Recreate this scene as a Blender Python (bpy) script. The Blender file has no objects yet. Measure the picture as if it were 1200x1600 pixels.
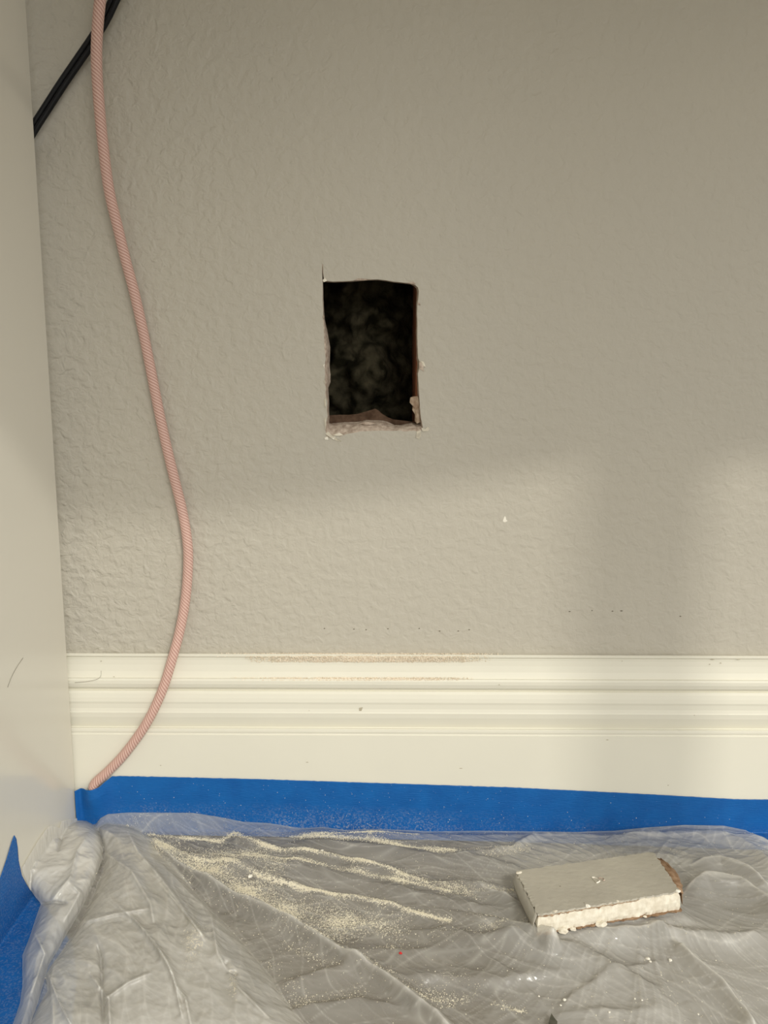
import bpy, bmesh, math, random
import numpy as np
from mathutils import Vector, Matrix
random.seed(4); RNG = np.random.default_rng(7)
SC = bpy.context.scene; COL = SC.collection
# ---------------------------------------------------------------- camera, light, exposure
F = 1202.0; PITCH = math.radians(8.9); CH = .3275; CD = .55
cam = bpy.data.objects.new('camera', bpy.data.cameras.new('camera')); COL.objects.link(cam)
cam.location = (0, -CD, CH)
cam.rotation_euler = (math.radians(90) - PITCH, 0, 0)
cam.rotation_euler = (Matrix.Rotation(-PITCH, 3, 'X') @ Matrix.Rotation(math.radians(90), 3, 'X') @ Matrix.Rotation(math.radians(.22), 3, 'Z')).to_euler()
cam.data.sensor_fit = 'VERTICAL'; cam.data.sensor_height = 36; cam.data.lens = F / 1600 * 36
cam.data.clip_start = .01
SC.camera = cam
world = bpy.data.worlds.new('world'); SC.world = world; world.use_nodes = True
bg = world.node_tree.nodes['Background']; bg.inputs[0].default_value = (1, .98, .925, 1); bg.inputs[1].default_value = .95
LAMP = Vector((1.15, -2.55, 2.25))
def area(name, loc, target, sx, sy, power, color):
    l = bpy.data.lights.new(name, 'AREA'); l.shape = 'RECTANGLE'; l.size = sx; l.size_y = sy; l.energy = power; l.color = color
    o = bpy.data.objects.new(name, l); COL.objects.link(o); o.location = loc
    o.rotation_euler = (Vector(target) - Vector(loc)).to_track_quat('-Z', 'Y').to_euler(); return o
area('ceiling_lamp', LAMP, (0, 0, .1), .20, .08, 35, (1, .965, .88))
area('added_fill', (.9, -2.3, 1.45), (0, 0, .2), 1.3, 1.5, 33, (1, .98, .94))  # added soft fill to brighten the panel and lower wall; no known window
SC.view_settings.view_transform = 'Standard'; SC.view_settings.look = 'None'; SC.view_settings.gamma = 1
SC.view_settings.use_curve_mapping = False; SC.view_settings.exposure = 0.05

# ---------------------------------------------------------------- helpers
def ray(x, y):
    r = math.radians(0.22)
    a, b = (x - 600) / F, -(y - 800) / F
    a, b = a * math.cos(r) - b * math.sin(r), a * math.sin(r) + b * math.cos(r)
    return np.array([a, math.cos(PITCH) + b * math.sin(PITCH), -math.sin(PITCH) + b * math.cos(PITCH)])
CP = np.array([0, -CD, CH])
def on_y(x, y, Y): d = ray(x, y); return CP + d * (Y + CD) / d[1]
def on_z(x, y, Z): d = ray(x, y); return CP + d * (Z - CH) / d[2]
def on_x(x, y, X): d = ray(x, y); return CP + d * X / d[0]

def lin(c): return tuple(((v / 255 + .055) / 1.055) ** 2.4 if v > 10 else v / 255 / 12.92 for v in c)
def link(o, parent=None):
    COL.objects.link(o)
    if parent is not None: o.parent = parent
    return o
def mesh_obj(name, verts, faces, mat, parent=None, smooth=True, mats=None, midx=None):
    m = bpy.data.meshes.new(name); m.from_pydata([tuple(map(float, v)) for v in verts], [], faces)
    for mm in (mats or [mat]): m.materials.append(mm)
    if midx is not None: m.polygons.foreach_set('material_index', midx)
    m.polygons.foreach_set('use_smooth', [smooth] * len(m.polygons)); m.update()
    return link(bpy.data.objects.new(name, m), parent)
def attr(o, name, vals):
    a = o.data.attributes.new(name, 'FLOAT', 'POINT'); a.data.foreach_set('value', np.asarray(vals, dtype=np.float32))
def tag(o, label, cat, group=None, kind=None):
    o['label'] = label; o['category'] = cat
    if group: o['group'] = group
    if kind: o['kind'] = kind
    return o
def empty(name, loc): 
    o = bpy.data.objects.new(name, None); o.location = loc; o.empty_display_size = .01; return link(o)
def reparent_keep(root):
    # children are modelled in world space; give them the inverse offset
    bpy.context.view_layer.update()
    for c in root.children: c.matrix_parent_inverse = root.matrix_world.inverted()

_P = RNG.permutation(512).astype(np.int64); _A = RNG.random(512) * 2 * np.pi
def perlin(x, y, seed=0):
    x = np.asarray(x, float); y = np.asarray(y, float)
    xi = np.floor(x).astype(np.int64); yi = np.floor(y).astype(np.int64); fx = x - xi; fy = y - yi
    u = fx**3 * (fx * (fx * 6 - 15) + 10); v = fy**3 * (fy * (fy * 6 - 15) + 10)
    def g(ix, iy, dx, dy):
        h = _A[_P[(_P[(ix + seed * 37) % 512] + iy) % 512]]; return np.cos(h) * dx + np.sin(h) * dy
    a = g(xi, yi, fx, fy); b = g(xi + 1, yi, fx - 1, fy); c = g(xi, yi + 1, fx, fy - 1); d = g(xi + 1, yi + 1, fx - 1, fy - 1)
    return ((a + u * (b - a)) * (1 - v) + (c + u * (d - c)) * v) * 1.5
def fbm(x, y, seed=0, o=3):
    s = 0; a = 1
    for k in range(o): s = s + a * perlin(x * 2**k, y * 2**k, seed + k * 5); a *= .5
    return s
def ridged(x, y, seed=0): return np.clip(1 - np.abs(perlin(x, y, seed)) * 2.2, 0, 1) ** 2

# ---------------------------------------------------------------- materials
def new_mat(name):
    m = bpy.data.materials.new(name); m.use_nodes = True; nt = m.node_tree
    return m, nt, nt.nodes['Principled BSDF']
def N(nt, t, **kw):
    n = nt.nodes.new(t)
    for k, v in kw.items():
        if k in n.inputs: n.inputs[k].default_value = v
        else: setattr(n, k, v)
    return n
def noise(nt, scale, detail=2, rough=.5, vec=None, dist=0):
    n = N(nt, 'ShaderNodeTexNoise'); n.inputs['Scale'].default_value = scale; n.inputs['Detail'].default_value = detail
    n.inputs['Roughness'].default_value = rough; n.inputs['Distortion'].default_value = dist
    tc = nt.nodes.new('ShaderNodeTexCoord')
    if vec:
        mp = nt.nodes.new('ShaderNodeMapping'); mp.inputs['Scale'].default_value = vec
        nt.links.new(tc.outputs['Object'], mp.inputs[0]); nt.links.new(mp.outputs[0], n.inputs['Vector'])
    else: nt.links.new(tc.outputs['Object'], n.inputs['Vector'])
    return n
def ramp(nt, src, stops):
    r = nt.nodes.new('ShaderNodeValToRGB'); e = r.color_ramp.elements
    e[0].position, e[0].color = stops[0][0], (*stops[0][1], 1); e[1].position, e[1].color = stops[-1][0], (*stops[-1][1], 1)
    for p, c in stops[1:-1]: q = e.new(p); q.color = (*c, 1)
    nt.links.new(src, r.inputs[0]); return r
def bump(nt, bsdf, src, dist, strength=1, prev=None):
    b = nt.nodes.new('ShaderNodeBump'); b.inputs['Distance'].default_value = dist; b.inputs['Strength'].default_value = strength
    nt.links.new(src, b.inputs['Height'])
    if prev is not None: nt.links.new(prev.outputs[0], b.inputs['Normal'])
    if bsdf is not None: nt.links.new(b.outputs[0], bsdf.inputs['Normal'])
    return b
def simple(name, c0, c1, scale, rough, bdist=0, bscale=None, spec=.5, vec=None, detail=3):
    m, nt, b = new_mat(name); n = noise(nt, scale, detail, vec=vec)
    r = ramp(nt, n.outputs[0], [(.35, c0), (.65, c1)]); nt.links.new(r.outputs[0], b.inputs['Base Color'])
    b.inputs['Roughness'].default_value = rough; b.inputs['Specular IOR Level'].default_value = spec
    if bdist: bump(nt, b, noise(nt, bscale or scale, 3).outputs[0], bdist)
    return m
# wall paint: warm grey, orange peel
M_wall, nt, b = new_mat('wall_paint')
nt.links.new(ramp(nt, noise(nt, 5, 3).outputs[0], [(.3, (.475, .445, .375)), (.7, (.500, .466, .388))]).outputs[0], b.inputs['Base Color'])
b.inputs['Roughness'].default_value = .55; b.inputs['Specular IOR Level'].default_value = .35
geo = nt.nodes.new('ShaderNodeNewGeometry'); sx = nt.nodes.new('ShaderNodeSeparateXYZ'); nt.links.new(geo.outputs['Position'], sx.inputs[0])
mr = nt.nodes.new('ShaderNodeMapRange'); mr.inputs[1].default_value = -.23; mr.inputs[2].default_value = -.02; mr.inputs[3].default_value = 1.0; mr.inputs[4].default_value = .42; nt.links.new(sx.outputs[0], mr.inputs[0])
mh = N(nt, 'ShaderNodeMath', operation='MULTIPLY'); nt.links.new(mr.outputs[0], mh.inputs[0])
rr_ = ramp(nt, noise(nt, 150, 3, .5, dist=.35).outputs[0], [(.30, (0,)*3), (.72, (1,)*3)]); rr_.color_ramp.interpolation = 'EASE'
nt.links.new(rr_.outputs[0], mh.inputs[1])
b1 = bump(nt, None, mh.outputs[0], .00085, 1)
bump(nt, b, noise(nt, 500, 2).outputs[0], .00008, 1, b1)
M_board = simple('baseboard_paint', (.72, .695, .59), (.75, .725, .615), 6, .5, .00012, 60, spec=.3)
M_panel = simple('panel_paint', (.70, .67, .58), (.72, .69, .60), 4, .19, .00008, 50, spec=.55)
M_gyp = simple('gypsum', (.66, .60, .48), (.80, .75, .63), 260, .9, .0002, 400, spec=.2)
M_shred = simple('torn_face_paper', (.50, .46, .37), (.66, .61, .50), 300, .9, spec=.1)
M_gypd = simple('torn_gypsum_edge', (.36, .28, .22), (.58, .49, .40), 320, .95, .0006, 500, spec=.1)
M_kraft = simple('kraft_paper', (.25, .15, .085), (.40, .27, .17), 240, .9, .0003, 500, spec=.1)
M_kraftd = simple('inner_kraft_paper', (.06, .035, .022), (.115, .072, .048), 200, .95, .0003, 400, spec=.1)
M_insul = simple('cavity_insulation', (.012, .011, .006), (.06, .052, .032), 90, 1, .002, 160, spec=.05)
M_wood = simple('stud_wood', (.16, .055, .03), (.30, .12, .06), 60, .8, .0003, 200, vec=(6, 6, 1), spec=.2)
M_chunk = simple('chunk_paint', (.43, .40, .335), (.475, .445, .37), 30, .6, .0005, 230, spec=.3)
M_dust = simple('drywall_dust', (.74, .68, .53), (.88, .83, .68), 900, 1, spec=.1)
M_dirt = simple('brown_dust', (.74, .63, .48), (.94, .86, .72), 900, 1, spec=.1)
M_black = simple('black_rubber', (.004, .004, .0045), (.007, .007, .008), 60, .5, spec=.25)
M_hair = simple('hair', (.10, .08, .05), (.16, .13, .09), 60, .5)
M_dark = simple('dark_mark', (.10, .08, .055), (.16, .13, .09), 300, .9)
M_red = simple('red_flake', (.55, .02, .02), (.7, .03, .03), 300, .6)
M_olive = simple('olive_scrap', (.045, .045, .03), (.09, .085, .06), 300, .8)
M_white = simple('white_plaster', (.80, .76, .66), (.9, .86, .76), 300, .8)
M_floor = simple('floor_wood', (.12, .103, .08), (.17, .148, .118), 14, .5, .0002, 60, vec=(1, 5, 1))
# blue masking tape
M_tape, nt, b = new_mat('blue_tape')
nt.links.new(ramp(nt, noise(nt, 60, 5).outputs[0], [(.3, (.001, .090, .33)), (.7, (.002, .115, .39))]).outputs[0], b.inputs['Base Color'])
b.inputs['Roughness'].default_value = .62; b.inputs['Specular IOR Level'].default_value = .35
# dust film on the lower half of the tape
at = N(nt, 'ShaderNodeAttribute', attribute_name='dust')
sp = ramp(nt, noise(nt, 900, 2, .6).outputs[0], [(.48, (0,)*3), (.66, (1,)*3)])
mu = N(nt, 'ShaderNodeMath', operation='MULTIPLY'); nt.links.new(at.outputs['Fac'], mu.inputs[0]); nt.links.new(sp.outputs[0], mu.inputs[1])
mx = N(nt, 'ShaderNodeMix', data_type='RGBA'); nt.links.new(mu.outputs[0], mx.inputs[0])
nt.links.new(b.inputs['Base Color'].links[0].from_socket, mx.inputs[6]); mx.inputs[7].default_value = (.60, .58, .50, 1)
nt.links.new(mx.outputs[2], b.inputs['Base Color'])
bump(nt, b, noise(nt, 240, 2, vec=(1, 1, 5)).outputs[0], .00025)
# rope
M_rope, nt, b = new_mat('rose_braid')
at = N(nt, 'ShaderNodeAttribute', attribute_name='strand')
nt.links.new(ramp(nt, at.outputs['Fac'], [(0, (.33, .165, .135)), (.30, (.50, .29, .24)), (.7, (.66, .45, .38)), (1, (.74, .56, .48))]).outputs[0], b.inputs['Base Color'])
b.inputs['Roughness'].default_value = .6; b.inputs['Sheen Weight'].default_value = .1; b.inputs['Specular IOR Level'].default_value = .35
# plastic film: milky polyethylene; attributes milk (layering/whitening) and dust
def film_mat(name, base, gain):
    m, nt, p = new_mat(name); out = nt.nodes['Material Output']
    p.inputs['Base Color'].default_value = (.90, .88, .82, 1); p.inputs['Roughness'].default_value = .16; p.inputs['Specular IOR Level'].default_value = .8
    tl = N(nt, 'ShaderNodeBsdfTranslucent'); tl.inputs[0].default_value = (.86, .84, .78, 1)
    tr = N(nt, 'ShaderNodeBsdfTransparent'); tr.inputs[0].default_value = (.97, .965, .95, 1)
    mk = N(nt, 'ShaderNodeAttribute', attribute_name='milk')
    s1 = N(nt, 'ShaderNodeMixShader'); s1.inputs[0].default_value = .35
    nt.links.new(p.outputs[0], s1.inputs[1]); nt.links.new(tl.outputs[0], s1.inputs[2])
    ma = N(nt, 'ShaderNodeMath', operation='MULTIPLY_ADD', use_clamp=True); nt.links.new(mk.outputs['Fac'], ma.inputs[0]); ma.inputs[1].default_value = gain; ma.inputs[2].default_value = base
    s2 = N(nt, 'ShaderNodeMixShader'); nt.links.new(ma.outputs[0], s2.inputs[0]); nt.links.new(tr.outputs[0], s2.inputs[1]); nt.links.new(s1.outputs[0], s2.inputs[2])
    df = N(nt, 'ShaderNodeBsdfDiffuse'); df.inputs[0].default_value = (.78, .725, .585, 1)
    du = N(nt, 'ShaderNodeAttribute', attribute_name='dust')
    # granular threshold: noise > 1 - dust
    ns = noise(nt, 900, 3, .7)
    ad = N(nt, 'ShaderNodeMath', operation='ADD'); nt.links.new(ns.outputs[0], ad.inputs[0]); nt.links.new(du.outputs['Fac'], ad.inputs[1])
    rr = ramp(nt, ad.outputs[0], [(.89, (0,)*3), (.96, (.92,)*3)])
    s3 = N(nt, 'ShaderNodeMixShader'); nt.links.new(rr.outputs[0], s3.inputs[0]); nt.links.new(s2.outputs[0], s3.inputs[1]); nt.links.new(df.outputs[0], s3.inputs[2])
    nt.links.new(s3.outputs[0], out.inputs['Surface'])
    bp = bump(nt, p, noise(nt, 110, 3, .5, vec=(1, 2.2, 1)).outputs[0], .0008)
    b2 = bump(nt, df, ns.outputs[0], .0005); 
    return m
M_film = film_mat('milky_film', .27, .66)

# ---------------------------------------------------------------- floor and wall
XR = .62
def quadbox(name, lo, hi, mat, parent=None, bev=0):
    bm = bmesh.new(); bmesh.ops.create_cube(bm, size=1)
    for v in bm.verts: v.co = Vector([lo[i] + (v.co[i] + .5) * (hi[i] - lo[i]) for i in range(3)])
    if bev: bmesh.ops.bevel(bm, geom=bm.edges[:], offset=bev, segments=3, profile=.5, affect='EDGES')
    m = bpy.data.meshes.new(name); bm.to_mesh(m); bm.free(); m.materials.append(mat); return link(bpy.data.objects.new(name, m), parent)
fl = quadbox('floor', (-1.6, -2.6, -.02), (1.6, 0.0, 0), M_floor); fl['kind'] = 'structure'

front_px = [(504.2,441),(503.2,426),(503.4,413),(504.6,413),(505.2,426),(506.4,438.5),(520,440),(535,439.5),(548,439),(560,438),(575,436.8),(590,436.5),(603,438),(615,440),(630,441.5),(642,443),(649,445.5),(653,449),(654.5,455),(653.5,468),(652,474),(651.5,490),(652.5,505),(652,520),(652.5,540),(653.5,560),(656,566),(655,576),(653,584),(654,600),(655,617),(656.5,640),(658,655),(660,664),(661,671),(653,674),(645,673),(632,674.5),(626,672.5),(612,673.5),(596,672.8),(580,673.5),(565,674),(552,676.5),(542,678),(532,682),(524,680),(516,684),(510,682),(508.5,672),(510,660),(512,650),(510.5,640),(511.5,628),(508,618),(509,606),(506.5,597),(508,586),(507,572),(509,560),(507,545),(506,520),(504.5,500),(505,485),(504,465),(504.4,450)]
back_px = [(505,441.5),(505.2,441.3),(505.4,441.2),(505.6,441),(506,441),(508,441),(520,441.5),(535,441),(548,440.5),(560,439.5),(575,438.3),(590,438),(603,439.5),(615,441.5),(630,443),(641,444.5),(647,447),(650.5,451),(651.5,457),(651,469),(650.5,476),(650,490),(650.5,505),(650,520),(650.5,540),(651,560),(652.5,568),(652,576),(651,584),(652,600),(652.5,617),(654,640),(656,652),(656,658),(656,661),(650,662),(643,660.5),(632,663),(625,664.5),(616,664),(606,659),(598,657),(586,656.5),(572,656.2),(566,658),(558,659),(545,659.5),(532,660),(522,661),(517,662),(514.5,661),(514.5,650),(514,640),(514.5,628),(513.5,618),(513,606),(516.5,597),(516.5,586),(515,572),(515.5,560),(516,543),(513,526),(511,515),(507,500),(506,485),(505.4,465)]
n = len(front_px); assert n == len(back_px), (n, len(back_px))
bm = bmesh.new()
outer = [bm.verts.new(p) for p in ((-XR, 0, 0), (XR, 0, 0), (XR, 0, .95), (-XR, 0, .95))]
fr = [Vector(on_y(*p, 0)) for p in front_px]
inner = [bm.verts.new(p) for p in fr]
es = [bm.edges.new((outer[i], outer[(i + 1) % 4])) for i in range(4)] + [bm.edges.new((inner[i], inner[(i + 1) % n])) for i in range(n)]
bmesh.ops.triangle_fill(bm, edges=es, use_beauty=True, use_dissolve=False)
for f in bm.faces:
    f.normal_update()
    if f.normal.y > 0: f.normal_flip()
me = bpy.data.meshes.new('wall_back'); bm.to_mesh(me); bm.free(); me.materials.append(M_wall)
wall = link(bpy.data.objects.new('wall_back', me)); wall['kind'] = 'structure'
# broken gypsum edge of the cut-out: rings from paint line back to the rear paper
rings = []
bk = [Vector(on_y(*p, .0125)) for p in back_px]
prof = [(0, 0), (.06, .25), (.22, .55), (.5, .8), (.8, .95), (1, 1)]
for k, (s, t) in enumerate(prof):
    ring = []
    for i in range(n):
        p = fr[i].lerp(bk[i], t); p.y = .0125 * s
        if 0 < k < 5: p += Vector((random.uniform(-1, 1), random.uniform(-1, 1), random.uniform(-1, 1))) * .00035
        ring.append(p)
    rings.append(ring)
V = [p for r in rings for p in r]
Fc = [(k * n + i, k * n + (i + 1) % n, (k + 1) * n + (i + 1) % n, (k + 1) * n + i) for k in range(len(prof) - 1) for i in range(n)]
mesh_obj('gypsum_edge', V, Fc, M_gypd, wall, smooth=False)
# cavity behind the drywall
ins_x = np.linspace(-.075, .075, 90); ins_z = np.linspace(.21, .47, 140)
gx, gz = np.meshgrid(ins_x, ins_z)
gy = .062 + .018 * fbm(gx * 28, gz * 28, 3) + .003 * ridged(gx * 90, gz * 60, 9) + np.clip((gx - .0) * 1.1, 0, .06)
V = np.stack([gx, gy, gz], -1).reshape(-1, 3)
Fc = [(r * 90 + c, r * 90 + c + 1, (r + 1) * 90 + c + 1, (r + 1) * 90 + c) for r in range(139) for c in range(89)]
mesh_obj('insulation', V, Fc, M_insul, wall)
quadbox('stud', (.0225, .0135, .18), (.068, .10, .55), M_wood, wall, .002)
quadbox('stud', (-.11, .0135, .18), (-.072, .10, .55), M_wood, wall, .002)
quadbox('sheathing', (-.12, .13, .16), (.08, .14, .57), M_wood, wall)
quadbox('cavity_plate', (-.12, .0135, .15), (.08, .13, .16), M_wood, wall)
quadbox('cavity_plate', (-.12, .0135, .56), (.08, .13, .57), M_wood, wall)
quadbox('cavity_plate', (-.125, .0135, .15), (-.12, .13, .57), M_wood, wall)
quadbox('cavity_plate', (.08, .0135, .15), (.085, .13, .57), M_wood, wall)

def flake(name, pts, Y, th, mat, parent, tilt=0.0, seedv=0):
    """thin flake with thickness from px outline on plane Y, tilted away from its first vertex"""
    P = [on_y(*p, Y) for p in pts]; c = sum(P) / len(P)
    fr_ = [Vector(p) + Vector((0, -th - tilt * (0.5 + .5 * math.sin(i * 2.1 + seedv)), 0)) for i, p in enumerate(P)]
    bk_ = [Vector(p) for p in P]; m = len(P)
    V = fr_ + bk_ + [Vector(c) + Vector((0, -th * 1.6 - tilt * .6, 0)), Vector(c)]
    Fc = []
    for i in range(m):
        j = (i + 1) % m
        Fc += [(i, j, 2 * m), (m + j, m + i, 2 * m + 1), (i, m + i, m + j, j)]
    return mesh_obj(name, V, Fc, mat, parent, smooth=False)
# torn brown paper flap rising behind the bottom edge, and gypsum lump at the lower right
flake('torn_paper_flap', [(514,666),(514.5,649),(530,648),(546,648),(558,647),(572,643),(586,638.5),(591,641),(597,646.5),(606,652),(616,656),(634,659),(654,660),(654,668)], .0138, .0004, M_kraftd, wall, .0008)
flake('gypsum_lump', [(641,621),(646,619.5),(653,619),(655,630),(656,645),(657.5,659),(651,661.5),(648,658),(648.5,648),(644,640),(645,634),(640,629)], .006, .002, M_gyp.copy(), wall, .0015, 2)
bpy.data.materials['gypsum.001'].node_tree.nodes['Color Ramp'].color_ramp.elements[0].color = (.30, .21, .14, 1)
bpy.data.materials['gypsum.001'].node_tree.nodes['Color Ramp'].color_ramp.elements[1].color = (.52, .42, .31, 1)
# shreds of torn face paper around the cut
sh = [([(508,678),(513,674),(519,680),(527,686),(534,689),(531,690),(522,687),(514,682)], M_shred), ([(507,684),(512,682),(513,687),(508,687)], M_white), ([(520,680),(530,676),(537,680),(528,681)], M_gyp), ([(517,684),(524,682),(522,687)], M_white),
      ([(506.5,655),(509,652),(510,662),(508.5,672),(507,663)], M_shred), ([(506,625),(509,622),(509.5,633),(507.5,638)], M_shred), ([(505.5,596),(508,593),(508,600)], M_shred), ([(505,571),(507.5,568),(507,576)], M_white),
      ([(655,566),(660,566),(664,572),(661,574),(663,581),(659,578),(655,577)], M_gypd), ([(657,564),(662,565),(665,574),(661,571)], M_gyp), ([(658,668),(664,670),(668,667),(672,670),(668,674),(660,674)], M_shred),
      ([(651,674),(658,672),(658,680),(655,686),(650,684)], M_shred), ([(652,472),(656,474),(657,477),(653,476)], M_gypd), ([(553,438),(560,435),(574,436),(580,437),(566,438.5)], M_gypd), ([(636,442),(645,440),(650,444),(643,444)], M_gypd), ([(504,438),(508,434),(511,439),(506,441)], M_gyp),
      ([(563,661),(573,659),(587,661),(582,663.5),(570,664)], M_gypd), ([(505,492),(507,494),(506,498),(504,496)], M_gypd)]
for i, (p, m) in enumerate(sh): flake('paper_shred', p, 0 if i != 16 else .003, .00035, m, wall, .0006, i)
# chips and pits in the wall paint
flake('paint_nick', [(786,813),(788,807),(790,807),(791,812),(793,814),(789,816),(786,815)], 0, .00015, M_white, wall)
for x, y, w in [(890,955.5,2),(957,955,2),(971,954.5,2.6),(1063,963,2),(716,986,2),(553,983,1.6),(572,984,1.6),(606,982.5,1.6),(655,982,1.6),(687,986,2),(507,982,1.6),(733,984,1.6),(925,954,1.4)]:
    flake('paint_pit', [(x - w, y), (x, y - .9), (x + w, y), (x, y + .9)], 0, .00006, M_dark, wall)

# ---------------------------------------------------------------- baseboard
def zpx(y, d): return on_y(600, y, -d)[2]
prof = [(0, zpx(1023, .0)), (.0058, zpx(1022.6, .0058)), (.0068, zpx(1024.5, .0068)), (.0068, zpx(1027, .0068)), (.0056, zpx(1028, .0056)), (.0054, zpx(1032, .0054)), (.0056, zpx(1040, .0056)), (.0064, zpx(1050, .0064)), (.0082, zpx(1060.5, .0082)),
        (.0104, zpx(1061.5, .0104)), (.0112, zpx(1065, .0112)), (.0112, zpx(1070, .0112)), (.0104, zpx(1075, .0104)), (.0088, zpx(1078, .0088)), (.0086, zpx(1079.5, .0086)), (.0100, zpx(1080.5, .0100)), (.0112, zpx(1085, .0112)), (.0120, zpx(1092, .0120)), (.0124, zpx(1098, .0124)),
        (.0121, zpx(1101, .0121)), (.0121, zpx(1108, .0121)), (.0126, zpx(1113, .0126)), (.0130, zpx(1115, .0130)), (.0126, zpx(1122, .0126)), (.0115, zpx(1130, .0115)), (.0105, zpx(1136.5, .0105)), (.0108, zpx(1138, .0108)), (.0138, zpx(1138.8, .0138)), (.0146, zpx(1140.5, .0146)), (.0148, zpx(1144, .0148)),
        (.0144, zpx(1147, .0144)), (.0146, zpx(1148.3, .0146)), (.0152, zpx(1149.5, .0152)), (.0152, .004), (.0150, 0.0), (0, 0.0)]
nx = 241; xs = np.linspace(-XR, XR, nx); V = []
for x in xs:
    for d, z in prof: V.append((x, -d - .00008 * float(perlin(x * 30, z * 60, 4)), z))
m = len(prof)
Fc = [(i * m + j, i * m + (j + 1), (i + 1) * m + (j + 1), (i + 1) * m + j) for i in range(nx - 1) for j in range(m - 1)]
bb = mesh_obj('baseboard_back', V, Fc, M_board); bb['kind'] = 'structure'
bev = bb.data; 
for p in bev.polygons: p.use_smooth = False
def bflake(pts, d, mat, nm): return flake(nm, pts, -d, .00008, mat, bb)
bflake([(561,1106),(567,1105),(564,1113),(561,1113)], .0123, simple('dent_shade', (.42,.38,.28), (.5,.45,.34), 200, .8), 'dent')
M_chip = bpy.data.materials['dent_shade']
for x, y, w, d in [(480,1191,2.5,.0152),(720,1200.5,3,.0152),(949,1156,3,.0152),(432,1111,1.5,.0123),(483,1110.5,1.2,.0123),(780,1070,1.6,.0113),(1113,1030.5,4,.0060),(1155,1029.8,4,.0070),(1126,1036,1.5,.0060),(1109,1038,1.2,.006),(972,1033,1,.0058),(178,1057.5,1.6,.0080),(158,1033,1.6,.0060),(251,1196,1.3,.0152),(1044,1227,1.3,.0152),(1085,1117.5,1.3,.013)]:
    bflake([(x - w, y), (x, y - .8), (x + w, y), (x, y + .8)], d, M_chip, 'paint_chip')

# ---------------------------------------------------------------- desk (side panel in view; unseen top and hung box added for shade)
PX = float(on_y(118.3, 1240, -.0172)[0])
desk = empty('desk', (PX, -.3, 0))
tag(desk, 'smooth off-white desk side panel standing upright at the left edge, close to the wall', 'desk')
quadbox('side_panel', (PX - .022, -.62, 0), (PX, -.0172, .715), M_panel, desk, .0012)
# unseen desk top, added; front edge shaped to throw the wall's shade line
def shade(x, y):  # where the line lamp -> wall point crosses the desk top's underside
    W = Vector(on_y(x, y, 0)); L = LAMP; t = (.715 - W.z) / (L.z - W.z); return W.lerp(L, t)
fe = [shade(x, y) for x, y in ((60, 815), (200, 815), (330, 806), (450, 795), (580, 780), (700, 762), (800, 745), (900, 728), (1000, 715))]
fe = [Vector((PX - .022 - .01, fe[0].y, 0)) ] + fe + [Vector((fe[-1].x + .5, fe[-1].y - .02, 0))]
top_pts = [(p.x, p.y) for p in fe] + [(fe[-1].x, -.01), (PX - .032, -.01)]
mm = len(top_pts)
V = [(x, y, .7151) for x, y in top_pts] + [(x, y, .743) for x, y in top_pts]
Fc = [tuple(range(mm))[::-1], tuple(range(mm, 2 * mm))] + [(i, (i + 1) % mm, mm + (i + 1) % mm, mm + i) for i in range(mm)]
mesh_obj('shading_desk_top', V, Fc, M_panel, desk, smooth=False)
# unseen box added under the desk top on the right; shades the wall between x~900 and x~1075 px
def shade_x(x, Y):
    W = Vector(on_y(x, 850, 0)); t = (-Y) / (-LAMP.y); return W.x + (LAMP.x - W.x) * t
quadbox('shade_box', (shade_x(925, -.44), -.47, .325), (shade_x(1075, -.44), -.41, .715), M_panel, desk, .002)
reparent_keep(desk)

# ---------------------------------------------------------------- sweeps (ropes, cords, hairs)
def catmull(P, step):
    P = [np.array(p, float) for p in P]; Q = [2 * P[0] - P[1]] + P + [2 * P[-1] - P[-2]]; out = []
    for i in range(1, len(Q) - 2):
        L = np.linalg.norm(Q[i + 1] - Q[i]); k = max(2, int(L / step))
        for j in range(k):
            t = j / k
            out.append(.5 * (2 * Q[i] + (Q[i + 1] - Q[i - 1]) * t + (2 * Q[i - 1] - 5 * Q[i] + 4 * Q[i + 1] - Q[i + 2]) * t * t + (3 * Q[i] - Q[i - 1] - 3 * Q[i + 1] + Q[i + 2]) * t**3))
    out.append(Q[-2]); return np.array(out)
def frames(C):
    T = np.gradient(C, axis=0); T /= np.linalg.norm(T, axis=1)[:, None]
    ref = np.array([0, -1.0, 0]); U = ref - T * (T @ ref)[:, None]; U /= np.linalg.norm(U, axis=1)[:, None]
    S = np.cross(T, U); s = np.concatenate([[0], np.cumsum(np.linalg.norm(np.diff(C, axis=0), axis=1))]); return T, U, S, s
def sweep(name, C, radf, nseg, mat, parent=None, at_name=None):
    T, U, S, s = frames(C); th = np.linspace(0, 2 * np.pi, nseg, endpoint=False)
    R, A = radf(s[:, None], th[None, :])
    V = C[:, None, :] + R[..., None] * (np.cos(th)[None, :, None] * U[:, None, :] + np.sin(th)[None, :, None] * S[:, None, :])
    m = len(C); V = V.reshape(-1, 3)
    Fc = [(i * nseg + j, i * nseg + (j + 1) % nseg, (i + 1) * nseg + (j + 1) % nseg, (i + 1) * nseg + j) for i in range(m - 1) for j in range(nseg)]
    Fc += [tuple(range(nseg))[::-1], tuple(range((m - 1) * nseg, m * nseg))]
    o = mesh_obj(name, V, Fc, mat, parent)
    if at_name: attr(o, at_name, np.broadcast_to(A, (m, nseg)).reshape(-1))
    return o
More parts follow.
